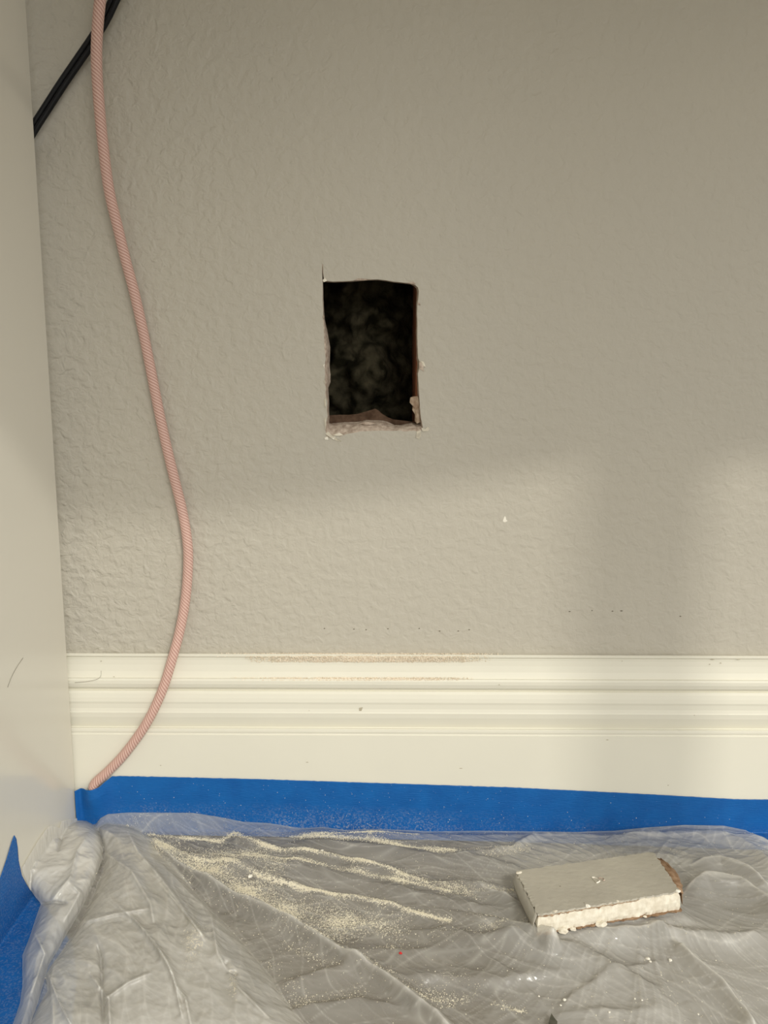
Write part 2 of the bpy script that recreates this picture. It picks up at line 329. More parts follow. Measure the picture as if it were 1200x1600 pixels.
rope_px = [(170,-70,-.026),(162,-30,-.024),(156.5,0,-.022),(152,50,-.020),(151,100,-.018),(155,165,-.016),(162,235,-.0135),(171,300,-.011),(184,355,-.0085),(196,405,-.0065),(210,458,-.0052),(224,520,-.0045),(238,590,-.0043),(253,665,-.0043),(268,730,-.0043),(283,790,-.0044),(292,840,-.0046),(294,880,-.0048),(290,935,-.0060),(281,985,-.0085),(269,1030,-.0125),(253,1080,-.0160),(229,1130,-.0186),(197,1175,-.0192),(170,1204,-.0192),(150,1222,-.0192),(145,1232,-.0190)]
RC = catmull([on_y(x, y, Y) for x, y, Y in rope_px], .0004)
def rope_rad(sv, th):      # eight helical cords, diagonal stripes about 2 mm apart
    f = .5 + .5 * np.cos(th * 7 + sv / .0023 * 2 * np.pi); g = .5 + .5 * np.cos(th * 24 - sv / .0011)
    return .0034 + .00016 * np.sqrt(f), np.clip(f * .85 + .15 * g, 0, 1)
o = sweep('rope', RC, rope_rad, 40, M_rope, None, 'strand')
tag(o, 'pale pink braided rope hanging down the wall and tucked under the blue tape', 'rope')
cord_px = [(205,-60,-.012),(190,-25,-.011),(177,3,-.010),(164,30,-.0085),(146,60,-.0075),(122,95,-.0065),(98,130,-.006),(76,164,-.006),(50,205,-.007),(25,250,-.008)]
CC = catmull([on_y(x, y, Y) for x, y, Y in cord_px], .002)
T_, U_, S_, s_ = frames(CC)
cord = empty('power_cord', CC[0]); tag(cord, 'black twin power cord crossing behind the pink rope into the gap by the panel', 'cord')
for sg in (-1, 1):
    sweep('conductor', CC + S_ * sg * .0017, lambda s, th: (.0018 + 0 * s + 0 * th, None), 16, M_black, cord)
reparent_keep(cord)
h = catmull([on_y(158, 1048, -.0068), on_y(157.5, 1056, -.0078), on_y(152, 1061, -.0118), on_y(138, 1064.5, -.0122), on_y(117, 1066.5, -.0122)], .0005)
tag(sweep('hair', h, lambda s, th: (.00010 + 0 * s + 0 * th, None), 6, M_hair), 'thin curved hair stuck on the baseboard beside the left panel', 'hair')
h = catmull([on_x(36, 1028, PX + .0002), on_x(26, 1043, PX + .0003), on_x(18, 1058, PX + .0003), on_x(12, 1074, PX + .0002)], .0005)
tag(sweep('hair', h, lambda s, th: (.00009 + 0 * s + 0 * th, None), 6, M_hair), 'fine dark hair lying on the face of the off-white left panel', 'hair')

# ---------------------------------------------------------------- blue tape
top_px = [(121,1231),(128,1229),(150,1225.5),(158,1224),(176,1212),(250,1213.5),(400,1217),(600,1223.5),(800,1230),(1000,1240),(1150,1248.5),(1200,1249),(1400,1256)]
tp = [on_y(x, y, -.0156) for x, y in top_px]; tx = [p[0] for p in tp]; tz = [p[2] for p in tp]
tx[0] = PX + .0006
rope_end = on_y(146, 1228, -.019)
us = np.unique(np.concatenate([np.linspace(tx[0], -.17, 90), np.linspace(-.17, .5, 260)])); vs = np.linspace(0, .048, 64); V = []; D = []
for x in us:
    zt = np.interp(x, tx, tz); st = 0 if x > -.19 else min(1, max(0, (-.19 - x) / .02))
    for v in vs:
        z = zt - v; Y = -.0157; floor_d = 0
        if z < .0012:
            floor_d = .0012 - z; z = .0005; Y = -.0157 - floor_d
        # bulge over the rope end, fading below it
        g = math.exp(-((x - rope_end[0]) / .0085) ** 2) * (1 - .75 * min(1, max(0, v - .008) / .02))
        if floor_d == 0: Y -= .0080 * g
        # left end curls off the board, against the panel
        g2 = math.exp(-((x - tx[0]) / .0022) ** 2); Y -= .004 * g2
        w = .00018 * float(perlin(x * 60, v * 60, 8)); 
        V.append((x, Y - .00015 - w, z + .0003 * float(perlin(x * 300, 0, 3)) * (v == 0)))
        D.append(max(0, min(1, (v - .018) / .03)) * (.55 + .5 * float(perlin(x * 25, v * 25, 2))) * (.75 if -.18 < x < .06 else .3))
nv = len(vs); Fc = [(i * nv + j, i * nv + j + 1, (i + 1) * nv + j + 1, (i + 1) * nv + j) for i in range(len(us) - 1) for j in range(nv - 1)]
t1 = mesh_obj('masking_tape', V, Fc, M_tape); attr(t1, 'dust', D)
tag(t1, 'long strip of blue masking tape along the foot of the baseboard', 'tape')
md = t1.modifiers.new('s', 'SOLIDIFY'); md.thickness = .00018; md.offset = 1

def inpoly(px, py, P):
    P = np.array(P, float); ins = np.zeros(px.shape, bool); best = np.full(px.shape, 1e9); nxp = px.copy(); nyp = py.copy()
    for i in range(len(P)):
        a = P[i]; b = P[(i + 1) % len(P)]
        c = ((a[1] > py) != (b[1] > py)); 
        with np.errstate(all='ignore'): xi = (b[0] - a[0]) * (py - a[1]) / (b[1] - a[1]) + a[0]
        ins ^= c & (px < xi)
        d = b - a; t = np.clip(((px - a[0]) * d[0] + (py - a[1]) * d[1]) / (d @ d), 0, 1); qx = a[0] + t * d[0]; qy = a[1] + t * d[1]
        dd = np.hypot(px - qx, py - qy); m_ = dd < best; best = np.where(m_, dd, best); nxp = np.where(m_, qx, nxp); nyp = np.where(m_, qy, nyp)
    return ins, best, nxp, nyp
def rays(px, py):
    r = math.radians(.22); a = (px - 600) / F; b = -(py - 800) / F
    a, b = a * math.cos(r) - b * math.sin(r), a * math.sin(r) + b * math.cos(r)
    return a, math.cos(PITCH) + b * math.sin(PITCH), -math.sin(PITCH) + b * math.cos(PITCH)
def poly_grid(poly, step):
    P = np.array(poly, float); x = np.arange(P[:, 0].min() - step, P[:, 0].max() + step * 2, step); y = np.arange(P[:, 1].min() - step, P[:, 1].max() + step * 2, step)
    gx, gy = np.meshgrid(x, y); ins, dist, qx, qy = inpoly(gx, gy, P)
    keep = ins[:-1, :-1] | ins[1:, :-1] | ins[:-1, 1:] | ins[1:, 1:]
    X = np.where(ins, gx, qx); Yy = np.where(ins, gy, qy); dist = np.where(ins, dist, 0)
    idx = np.arange(gx.size).reshape(gx.shape); r, c = np.nonzero(keep)
    quads = np.stack([idx[r, c], idx[r + 1, c], idx[r + 1, c + 1], idx[r, c + 1]], 1)
    used = np.unique(quads); remap = -np.ones(gx.size, int); remap[used] = np.arange(len(used))
    return X.reshape(-1)[used], Yy.reshape(-1)[used], dist.reshape(-1)[used], remap[quads].tolist()

# side tape: stuck low on the panel with a torn pointed tip, running out on to the floor
poly = [(0,1372),(10,1343),(18,1316),(22,1305),(25.5,1311),(27.5,1325),(29,1345),(34,1368),(46,1390),(64,1408),(90,1440),(115,1480),(120,1530),(110,1620),(95,1700),(-200,1700),(-200,1850),(-330,1850),(-330,1700),(-120,1500)]
px, py, ds, Fc = poly_grid(poly, 2.2)
a, bb_, c = rays(px, py); t = (.0005 - CH) / c; X = a * t; Yw = -CD + bb_ * t; Z = np.full_like(X, .0005)
hit = X < PX + .0005; tt = (PX + .0005) / a; X = np.where(hit, PX + .0005, X); Z = np.where(hit, CH + c * tt, Z); Yw = np.where(hit, -CD + bb_ * tt, Yw)
V = np.stack([X, Yw, Z], 1); 
t2 = mesh_obj('masking_tape', V, Fc, M_tape); attr(t2, 'dust', .12 + 0 * X)
tag(t2, 'short torn-ended piece of blue masking tape stuck low on the left panel', 'tape')
md = t2.modifiers.new('s', 'SOLIDIFY'); md.thickness = .00018; md.offset = 1

# ---------------------------------------------------------------- plastic film
def w2(pts, z=.010): return np.array([on_z(x, y, z)[:2] for x, y in pts])
def pl_dist(X, Y, P):
    """distance, side sign and arc parameter to a world polyline"""
    best = np.full(X.shape, 1e9); sg = np.zeros(X.shape); u = np.zeros(X.shape); n_ = len(P) - 1
    for i in range(n_):
        a_ = P[i]; d = P[i + 1] - a_; t_ = np.clip(((X - a_[0]) * d[0] + (Y - a_[1]) * d[1]) / (d @ d), 0, 1)
        qx = a_[0] + t_ * d[0]; qy = a_[1] + t_ * d[1]; dd = np.hypot(X - qx, Y - qy); m_ = dd < best
        best = np.where(m_, dd, best); sg = np.where(m_, np.sign(d[0] * (Y - a_[1]) - d[1] * (X - a_[0])), sg); u = np.where(m_, (i + t_) / n_, u)
    return best, sg, u
# (points, height, width uphill/far side, width near side)   mm
RIDGES = [
 ([(365,1296),(376,1307),(440,1330),(530,1341),(612,1360),(669,1379),(744,1384),(800,1392)], 5, 5, 9),
 ([(280,1335),(406,1352),(500,1366),(575,1382),(650,1400),(725,1420),(800,1436)], 7, 10, 9),
 ([(440,1312),(520,1318),(640,1330),(760,1352),(850,1380)], 5, 6, 8),
 ([(255,1325),(350,1352),(406,1371),(500,1392),(612,1414),(702,1441),(800,1459),(900,1470)], 4, 3, 10),
 ([(217,1300),(273,1357),(333,1392),(444,1442),(530,1497),(594,1534),(680,1598),(740,1650)], 10, 7, 3),
 ([(500,1480),(640,1490),(740,1478),(860,1482)], 2.5, 6, 5),
 ([(610,1528),(700,1530),(790,1540),(880,1530)], 4, 8, 3),
 ([(600,1450),(760,1475),(900,1500),(1010,1560),(1060,1640)], 5, 8, 10),
 ([(755,1392),(800,1412),(842,1440),(876,1456),(950,1470),(1040,1462)], 7, 4, 8),
 ([(940,1312),(1010,1298),(1070,1296),(1130,1300),(1175,1325),(1230,1390)], 4, 6, 8),
 ([(1080,1362),(1125,1354),(1170,1376),(1215,1412)], 6, 4, 6),
 ([(1066,1405),(1099,1386),(1155,1392),(1200,1418),(1240,1480)], 7, 3, 9),
 ([(1050,1480),(1076,1508),(1125,1551),(1162,1598),(1190,1650)], 8, 4, 5),
 ([(862,1588),(820,1548),(770,1510),(720,1470)], 2, 3, 3),
 ([(862,1590),(900,1560),(960,1530),(1040,1505)], 1.6, 2.5, 5),
 ([(862,1592),(940,1590),(1040,1600)], 1.5, 3, 4),
 ([(840,1300),(800,1330),(700,1345)], 3, 4, 4),
 ([(430,1545),(500,1520),(590,1505)], 4, 4, 7),
 ([(400,1600),(480,1570),(560,1562),(640,1575)], 4, 4, 6),
 ([(1000,1440),(1040,1470),(1130,1480),(1200,1470)], 5, 6, 6),
]
RW = [(w2(p), h * .001, a_ * .001, b_ * .001) for p, h, a_, b_ in RIDGES]
DUST = [([(235,1302),(290,1304),(345,1306),(365,1297),(376,1309),(440,1331),(530,1342),(612,1361),(669,1380)], 2.4, .62),
 ([(240,1312),(270,1332),(310,1345),(350,1352),(406,1374),(500,1393),(612,1415),(702,1441)], 2.6, .62),
 ([(255,1330),(330,1358),(400,1402),(500,1432),(600,1440)], 13, .50), ([(320,1335),(400,1345),(430,1360)], 12, .46),
 ([(380,1338),(500,1354),(575,1368),(640,1377),(700,1394)], 3, .55), ([(470,1301),(540,1305),(600,1313),(640,1318),(710,1324)], 3.5, .58),
 ([(455,1300),(520,1297),(600,1297),(650,1299)], 2.0, .55), ([(700,1322),(760,1328),(820,1335)], 2.5, .35), ([(620,1362),(690,1382),(740,1398)], 7, .42), ([(735,1398),(770,1392),(800,1394)], 3, .5),
 ([(760,1340),(820,1332)], 5, .36), ([(440,1470),(520,1500),(640,1470),(730,1465)], 8, .27), ([(430,1500),(470,1560),(560,1545)], 9, .27), ([(640,1562),(740,1552)], 3, .42), ([(750,1438),(800,1445),(830,1455)], 2.5, .42),
 ([(580,1520),(650,1545),(700,1556)], 9, .3), ([(752,1455),(790,1455)], 2.5, .4), ([(770,1565),(820,1580)], 1.6, .5), ([(300,1570),(340,1590)], 3, .3), ([(260,1275),(220,1285),(200,1290)], 5, .28),
 ([(700,1530),(760,1545)], 4, .3), ([(860,1470),(960,1490)], 8, .14)]
DW = [(w2(p), w * .0016, s * .76) for p, w, s in DUST]
cx0 = w2([(205, 1275)])[0]; cx1 = w2([(1000, 1400)])[0]
# the drywall chunk's four top corners
CA = Vector(on_z(806, 1361, .0245)); CB = Vector(on_z(1021, 1331, .0235)); CC_ = Vector(on_z(1063, 1393, .0305)); CDd = Vector(on_z(840, 1430, .0310))
CN = (CB - CA).cross(CDd - CA).normalized(); CN = CN if CN.z > 0 else -CN
TH = .0125
def chunk_bottom(X, Y): return (CA.z - (CN.x * (X - CA.x) + CN.y * (Y - CA.y)) / CN.z) - TH / CN.z
chunk_poly = [(v.x, v.y) for v in (CA, CB, CC_, CDd)]
def film_z(X, Y, wr=1.0):
    z = .0050 + .0030 * np.clip(fbm(X * 12, Y * 14, 11, 2) + .35, 0, 1.5)
    z = z + .006 * np.clip((X - .04) / .06, 0, 1) * np.clip((-.035 - Y) / .03, 0, 1)
    nr = fbm(X * 30, Y * 30, 21, 2)
    for P, h_, a_, b_ in RW:
        d, sg, u = pl_dist(X, Y, P); w_ = np.where(sg > 0, a_, b_) * (1 + .2 * nr)
        z = z + h_ * np.exp(-(d / w_) ** 1.6) * np.clip(np.minimum(u, 1 - u) * 6 + .15, 0, 1) * (1 + .22 * nr)
    for (cx, cy), sd, k in ((cx0, 1, 7), (cx1, 2, 6)):
        th = np.arctan2(Y - cy, X - cx) + .10 * perlin(X * 14, Y * 14, 40 + sd); r = np.hypot(X - cx, Y - cy) + 1e-4; wt = np.clip(r / .04, 0, 1) * np.exp(-(r / .30) ** 2)
        z = z + wr * wt * (1.3 - .45 * sd) * (.0016 * ridged(th * k, r * 4, 50 + sd) + .0007 * ridged(th * k * 2.6, r * 9, 54 + sd))
    c_, _m = crumple(X, Y, -.42, 200, .0008 * wr); z = z + c_
    return z
def crumple(X, Y, wdir, seed, amp, stretch=5.0, base=55):
    """long straight sharp creases in a fan of directions; returns height and crest mask"""
    z = 0; m = 0
    for k, (da, fr_, a_) in enumerate(((0, 1, 1), (.5, 1.3, .7), (-.45, 1.5, .6), (1.0, 1.9, .35), (-.15, 2.6, .35), (.25, 4.2, .18))):
        ca, sa = math.cos(wdir + da), math.sin(wdir + da); p = X * ca + Y * sa; q = -X * sa + Y * ca
        n_ = perlin(p * base * fr_ / stretch, q * base * fr_ + .35 * perlin(p * 20, q * 20, seed + 30 + k), seed + k)
        gate = np.clip(perlin(p * 12, q * 12, seed + 60 + k) * 1.6 + .45, 0, 1)
        z = z + amp * a_ * (1 - np.clip(np.abs(n_) * 2.2, 0, 1)) * gate; m = np.maximum(m, np.clip(1 - np.abs(n_) * 9 / fr_ ** .5, 0, 1) ** 1.5 * gate * (.5 + .5 * a_))
    return z, m
def crease(X, Y):
    c_ = 0
    for (cx, cy), sd, k in ((cx0, 1, 7), (cx1, 2, 6)):
        th = np.arctan2(Y - cy, X - cx) + .10 * perlin(X * 14, Y * 14, 40 + sd); r = np.hypot(X - cx, Y - cy) + 1e-4
        c_ = c_ + .3 * ridged(th * k * 2.6, r * 9, 54 + sd) ** 8
    return c_ + .20 * crumple(X, Y, -.42, 200, 1)[1]
def dustf(X, Y):
    d_ = np.zeros_like(X) + .03 + .07 * perlin(X * 40, Y * 40, 71)
    for P, w_, s in DW:
        d, sg, u = pl_dist(X, Y, P); d_ = np.maximum(d_, s * np.exp(-(d / w_ / (1 + .6 * perlin(X * 60, Y * 60, 73))) ** 1.4) * (1 + .35 * perlin(X * 45, Y * 45, 75)))
    return d_
# top outline of the film against tape / baseboard
edge_px = [(118,1292),(150,1286),(158,1276),(168,1272),(200,1269.5),(300,1270),(340,1276),(380,1284),(420,1286),(470,1294),(505,1292),(540,1297),(580,1295),(640,1297),(670,1299),(750,1298),(820,1299),(900,1300),(960,1298),(1010,1293),(1070,1289),(1130,1290),(1165,1297),(1185,1308),(1200,1321),(1230,1350),(1300,1370)]
ez = []
for x, y in edge_px:
    p = on_y(x, y, -.0167)
    if p[2] < .0015: p = on_z(x, y, .0015)
    ez.append(p)
ez[0][0] = PX + .001
ex = np.array([p[0] for p in ez]); eY = np.minimum([p[1] for p in ez], -.0167); eZ = np.array([max(p[2], .0012) for p in ez])
lb = w2([(118,1290),(112,1330),(90,1400),(75,1450),(60,1480),(52,1530),(50,1570),(40,1620),(20,1760)], .004)
o_ = np.argsort(lb[:, 1]); NXf, NYf = 860, 420
vgrid = np.linspace(0, 1, NYf)[:, None] ** 1.15; ugrid = np.linspace(0, 1, NXf)[None, :]
Yn = -.0167 - vgrid * .33; XLv = np.maximum(np.interp(Yn, lb[o_, 1], lb[o_, 0]), PX + .001); X = XLv + ugrid * (.34 - XLv)
Y0 = np.interp(X, ex, eY); Z0 = np.interp(X, ex, eZ); Y = Y0 + (Yn + .0167) * (.3467 + Y0) / .33
zz = film_z(X, Y); s = np.clip((Y0 - Y) / .016, 0, 1); s = s * s * (3 - 2 * s)
Z = Z0 * (1 - s) + zz * s + (1 - s) * s * .0015 * perlin(X * 90, Y * 200, 6)
Z = np.where(s < 1, np.maximum(Z, .0012), Z)
eb = w2([(118,1290)], .004)
ci, cd_, _, _ = inpoly(X, Y, chunk_poly); cb = chunk_bottom(X, Y) - .0004; wgt = np.where(ci, 1, np.clip(1 - cd_ / .010, 0, 1)); wgt = wgt ** 2 * (3 - 2 * wgt)
bottom_in = np.where(ci, np.minimum(Z, cb), Z); Z = np.where(ci, cb - np.clip(cd_ - .004, 0, .004) * .5, Z * (1 - .8 * wgt) + (cb) * .8 * wgt)
# gather pressed over the lower front left corner of the chunk
gd, _, gu = pl_dist(X, Y, w2([(560, 1368), (660, 1392), (775, 1420), (815, 1437), (842, 1451), (862, 1467)], .022)); Z = np.where(ci, Z, np.maximum(Z, .010 + (.0195 * gu) * np.exp(-(gd / (.0065 + .004 * (1 - gu))) ** 2) - (1 - gu) * .004 - np.clip(gd - .012, 0, 1) * .8))
taper = np.clip((X - XLv) / .006, 0, 1)
Z = np.maximum(Z * taper + .0015 * (1 - taper), .0012)
V = np.stack([X, Y, Z], -1).reshape(-1, 3); idx = np.arange(NXf * NYf).reshape(NYf, NXf)
Q = np.stack([idx[:-1, :-1], idx[1:, :-1], idx[1:, 1:], idx[:-1, 1:]], -1).reshape(-1, 4).tolist()
film = mesh_obj('plastic_sheet', V, Q, M_film)
DU = dustf(X, Y); MK = crease(X, Y) + .10 * np.clip(fbm(X * 25, Y * 25, 81), 0, 1) + .42 * np.clip((X - .05) / .06, 0, 1) + .06 * np.clip((-.12 - X) / .05, 0, 1) + .25 * np.exp(-((Y0 - Y) / .003) ** 2)
# folded double wherever the big pleats turn over
for k in (4, 8, 10, 11, 12):
    P, h_, a_, b_ = RW[k]; d, sg, u = pl_dist(X, Y, P); MK = MK + .30 * np.exp(-(d / .006) ** 2) * (sg > 0) + .4 * np.exp(-(d / .0008) ** 2)
attr(film, 'milk', np.clip(MK, 0, 1).reshape(-1)); attr(film, 'dust', DU.reshape(-1))
tag(film, 'crumpled translucent plastic sheeting spread over the floor, dusted with plaster', 'plastic sheet')
def film_at(x, y):   # lookup by interpolation of the real surface
    v = (-(.0167) - y); return None
FX, FY, FZ = X, Y, Z

def fold(name, poly, step, height, wdome, wdir, milk, seed, lift=.0015, creases=(), panel=False, amp=.0028, base=32):
    px, py, ds, Fc = poly_grid(poly, step); a, b_, c = rays(px, py)
    z = np.full_like(px, .012)
    for it in range(4):
        t = (z - CH) / c; Xw = a * t; Yw = -CD + b_ * t
        ca, sa = math.cos(wdir), math.sin(wdir); p = Xw * ca + Yw * sa; q = -Xw * sa + Yw * ca
        wv = fbm(p * 18, q * 34, seed, 2)
        cz, cm = crumple(Xw, Yw, wdir, seed, amp, 5, base); wr = cz + crumple(Xw, Yw, wdir + .3, seed + 11, .00055, 6.5, 80)[0] + .0003 * perlin(Xw * 260, Yw * 260, seed + 3)
        dome = 1 - np.exp(-ds / wdome)
        z = film_z(Xw, Yw, .3) * .55 + lift + dome * (height + .004 * wv) + wr * np.clip(ds / 5, 0, 1)
        cr_ = np.zeros_like(z)
        for P, hh, ww in creases:
            d, sg, u = pl_dist(px, py, np.array(P, float)); z = z + hh * .0014 * np.exp(-np.abs(d) / (ww * .7)) * np.clip(np.minimum(u, 1 - u) * 6 + .2, 0, 1); cr_ = cr_ + (.30 if hh > 0 else 0) * np.exp(-(d / 1.6) ** 2)
        if panel: z = np.maximum(z, CH + c * (PX + .0012) / a + 0 * z)
    t = (z - CH) / c; V = np.stack([a * t, -CD + b_ * t, z], 1)
    Xw, Yw = V[:, 0], V[:, 1]
    o = mesh_obj(name, V, Fc, M_film, film)
    p = Xw * math.cos(wdir) + Yw * math.sin(wdir); q = -Xw * math.sin(wdir) + Yw * math.cos(wdir); wv = fbm(p * 18, q * 34, seed, 2)
    mk = milk(px, py) + cr_ + .24 * crumple(Xw, Yw, wdir, seed, 1, 5, base)[1] + .16 * crumple(Xw, Yw, wdir + .3, seed + 11, 1, 6.5, 80)[1] + .5 * np.exp(-ds / 2.2)
    attr(o, 'milk', np.clip(mk, 0, 1)); return o, Xw, Yw, px, py
left_poly = [(152,1292),(165,1284),(200,1288),(217,1295),(240,1318),(267,1343),(284,1365),(300,1387),(333,1424),(350,1440),(380,1472),(406,1503),(428,1530),(444,1559),(480,1604),(500,1640),(20,1640),(45,1602),(60,1572),(74,1548),(71,1525),(78,1512),(95,1488),(115,1457),(128,1432),(142,1405),(158,1365),(163,1330)]
cr = [([(187,1417),(214,1440),(233,1463),(248,1482),(260,1500),(275,1540),(290,1560),(298,1600)], 4, 5), ([(200,1300),(215,1330),(250,1370),(280,1410),(320,1470)], 3, 7), ([(160,1330),(205,1360),(235,1412),(240,1440)], 3, 8), ([(133,1440),(180,1428),(230,1420)], 2.5, 4),
      ([(330,1430),(340,1490),(370,1540),(420,1590)], 4, 9), ([(152,1475),(158,1500),(160,1560),(162,1600)], -4, 4), ([(75,1520),(90,1560),(110,1600)], 3, 5), ([(140,1520),(170,1560),(172,1610)], 2.5, 6), ([(250,1380),(300,1440),(318,1462)], 2.5, 4), ([(165,1560),(200,1535),(235,1520)], 2.5, 4), ([(285,1590),(270,1520),(240,1470)], 3, 5), ([(350,1500),(356,1518),(372,1524)], -4, 6), ([(95,1460),(80,1530),(84,1600)], 2, 8)]
o, Xw, Yw, px, py = fold('plastic_fold', left_poly, 1.6, .016, 20, -1.05, lambda x, y: .44 + .08 * np.sin(x * .03 + y * .02), 100, creases=cr)
attr(o, 'dust', np.clip(.10 + .20 * np.exp(-(((px - 310) / 40) ** 2 + ((py - 1455) / 30) ** 2)) + .28 * np.exp(-(((px - 365) / 14) ** 2 + ((py - 1535) / 40) ** 2)) + .22 * np.exp(-(((px - 300) / 22) ** 2 + ((py - 1500) / 40) ** 2)), 0, 1))
clump_poly = [(34,1357),(45,1338),(60,1313),(74,1293),(80,1290),(93,1294),(96,1283),(110,1280),(124,1278),(136,1281),(149,1290),(158,1306),(162,1322),(160,1342),(156,1355),(148,1376),(136,1403),(124,1428),(108,1453),(92,1482),(76,1508),(70,1530),(60,1565),(46,1604),(36,1640),(2,1640),(20,1600),(31,1568),(35,1540),(35,1492),(46,1465),(58,1428),(64,1412),(54,1400),(46,1388),(38,1368)]
cr = [([(95,1290),(80,1310),(60,1340),(45,1370)], 3, 5), ([(140,1300),(120,1330),(110,1370),(80,1408)], 3, 7), ([(64,1412),(85,1410),(105,1412)], -3, 3), ([(110,1380),(125,1395),(100,1440)], 2, 6), ([(92,1296),(96,1312),(90,1330)], -3, 3), ([(55,1460),(70,1490),(50,1550)], 2, 5)]
o, Xw, Yw, px, py = fold('plastic_fold', clump_poly, 1.4, .013, 12, -1.9, lambda x, y: np.clip(.75 - (y - 1400) / 200, .38, 1), 140, lift=.003, creases=cr, panel=True, amp=.0018, base=24)
attr(o, 'dust', np.clip(.22 - (py - 1330) / 500, 0, .3)); o['label'] = 'whiter bunched gather of the plastic against the panel'

# ---------------------------------------------------------------- drywall chunk
def bil(u, v, drop=0, out=0):
    p = (CA.lerp(CB, u)).lerp(CDd.lerp(CC_, u), v); return p - CN * drop
def edge_loop(k, amp, seed, inset=0.0):
    L = []
    per = [(i / k, 0) for i in range(k)] + [(1, i / (k // 2)) for i in range(k // 2)] + [(1 - i / k, 1) for i in range(k)] + [(0, 1 - i / (k // 2)) for i in range(k // 2)]
    for i, (u, v) in enumerate(per):
        j = amp * (float(perlin(i * .23, seed * 3.3, seed)) + .6 * float(perlin(i * .8, seed, seed + 3)))
        side = 1 if u in (0, 1) and v not in (0, 1) else 0
        uu = u + ((j - inset) * (1 if u > .5 else -1) / .095 if (u == 0 or u == 1) else 0); vv = v + ((j - inset) * (1 if v > .5 else -1) / .046 if (v == 0 or v == 1) else 0)
        L.append((uu, vv))
    return L
def slab(name, layers, mat, parent, k=70):
    """layers: list of (depth, loop)"""
    V = []; Fc = []; m_ = len(layers[0][1])
    for d, L in layers: V += [bil(u, v, d + .00012 * random.uniform(-1, 1)) for u, v in L]
    for q in range(len(layers) - 1): Fc += [(q * m_ + i, (q + 1) * m_ + i, (q + 1) * m_ + (i + 1) % m_, q * m_ + (i + 1) % m_) for i in range(m_)]
    for q, (d, L), fl_ in ((0, layers[0], 1), (len(layers) - 1, layers[-1], 0)):
        c0 = len(V); V.append(bil(.5, .5, d)); base = q * m_
        # inner ring so that the cap stays flat
        R = [bil(.5 + (u - .5) * .93, .5 + (v - .5) * .93, d) for u, v in L]; r0 = len(V); V += R
        for i in range(m_):
            j = (i + 1) % m_; f1 = (base + i, base + j, r0 + j, r0 + i); f2 = (r0 + i, r0 + j, c0)
            Fc += [f1, f2] if fl_ else [f1[::-1], f2[::-1]]
    return mesh_obj(name, V, Fc, mat, parent, smooth=False)
chunk = empty('drywall_chunk', (CA + CC_) / 2 - CN * TH)
tag(chunk, 'rectangular cut-out piece of grey painted drywall lying on the plastic sheeting', 'drywall')
K = 90
slab('painted_face', [(-.0002, edge_loop(K, .0012, 3, .0002)), (.0005, edge_loop(K, .0013, 3))], M_chunk, chunk)
slab('gypsum_core', [(.0005, edge_loop(K, .0008, 5, .0008)), (.0014, edge_loop(K, .0009, 6, .0012)), (.003, edge_loop(K, .0005, 7, .0002)), (.006, edge_loop(K, .0004, 8, -.0002)), (.009, edge_loop(K, .0006, 9, .0001)), (.0112, edge_loop(K, .0012, 10, .0006))], M_gyp, chunk)
slab('backing_paper', [(.0112, edge_loop(K, .0012, 12, -.0002)), (.0122, edge_loop(K, .0012, 12, .0002))], M_kraft, chunk)
# torn paper between face and core along the front edge, crumbs, lumps
def lump(name, u, v, drop, r, mat, parent, seed, flat=1.0, off=(0, 0, 0)):
    bm = bmesh.new(); bmesh.ops.create_icosphere(bm, subdivisions=2, radius=1); rr = random.Random(seed)
    for w in bm.verts: w.co *= 1 + rr.uniform(-.28, .28)
    c = bil(u, v, drop) + Vector(off)
    for w in bm.verts: w.co = Vector((w.co.x * r, w.co.y * r * .7, w.co.z * r * flat)) + c
    m_ = bpy.data.meshes.new(name); bm.to_mesh(m_); bm.free(); m_.materials.append(mat); return link(bpy.data.objects.new(name, m_), parent)
for i, (u, r) in enumerate(((.12, .0014), (.34, .0015), (.55, .0009), (.985, .0015))): lump('gypsum_crumb', u, .985, 0, r, M_white if i % 2 else M_gyp, chunk, i, .55)
for i, (u, r) in enumerate(((.17, .0027), (.24, .0018), (.43, .0030), (.74, .0011))): lump('gypsum_crumb', u, 1.01, .0112, r, M_gyp, chunk, 20 + i, .5)
lump('gypsum_crumb', .015, .06, 0, .0018, M_gyp, chunk, 40, .5)
def paperstrip(name, uvs, mat):
    V = []; m_ = len(uvs)
    for (u, v, d, w, dd) in uvs: V += [bil(u, v, d), bil(u, v, d + w) + Vector((0, -dd, 0))]
    Fc = [(2 * i, 2 * i + 1, 2 * i + 3, 2 * i + 2) for i in range(m_ - 1)]
    o = mesh_obj(name, V, Fc, mat, chunk); md = o.modifiers.new('s', 'SOLIDIFY'); md.thickness = .0003; return o
st = []
for i in range(60):
    u = .0 + i / 59 * .70; am = .0002 + .0026 * max(0, float(perlin(i * .55, 2, 7)) - .05) * (1 if u < .42 else .5)
    st.append((u, 1.010 + .010 * float(perlin(i * .4, 0, 3)), .0006 + .0006 * float(perlin(i * .5, 9, 2)), am, .0002))
paperstrip('torn_paper', st, M_kraft)
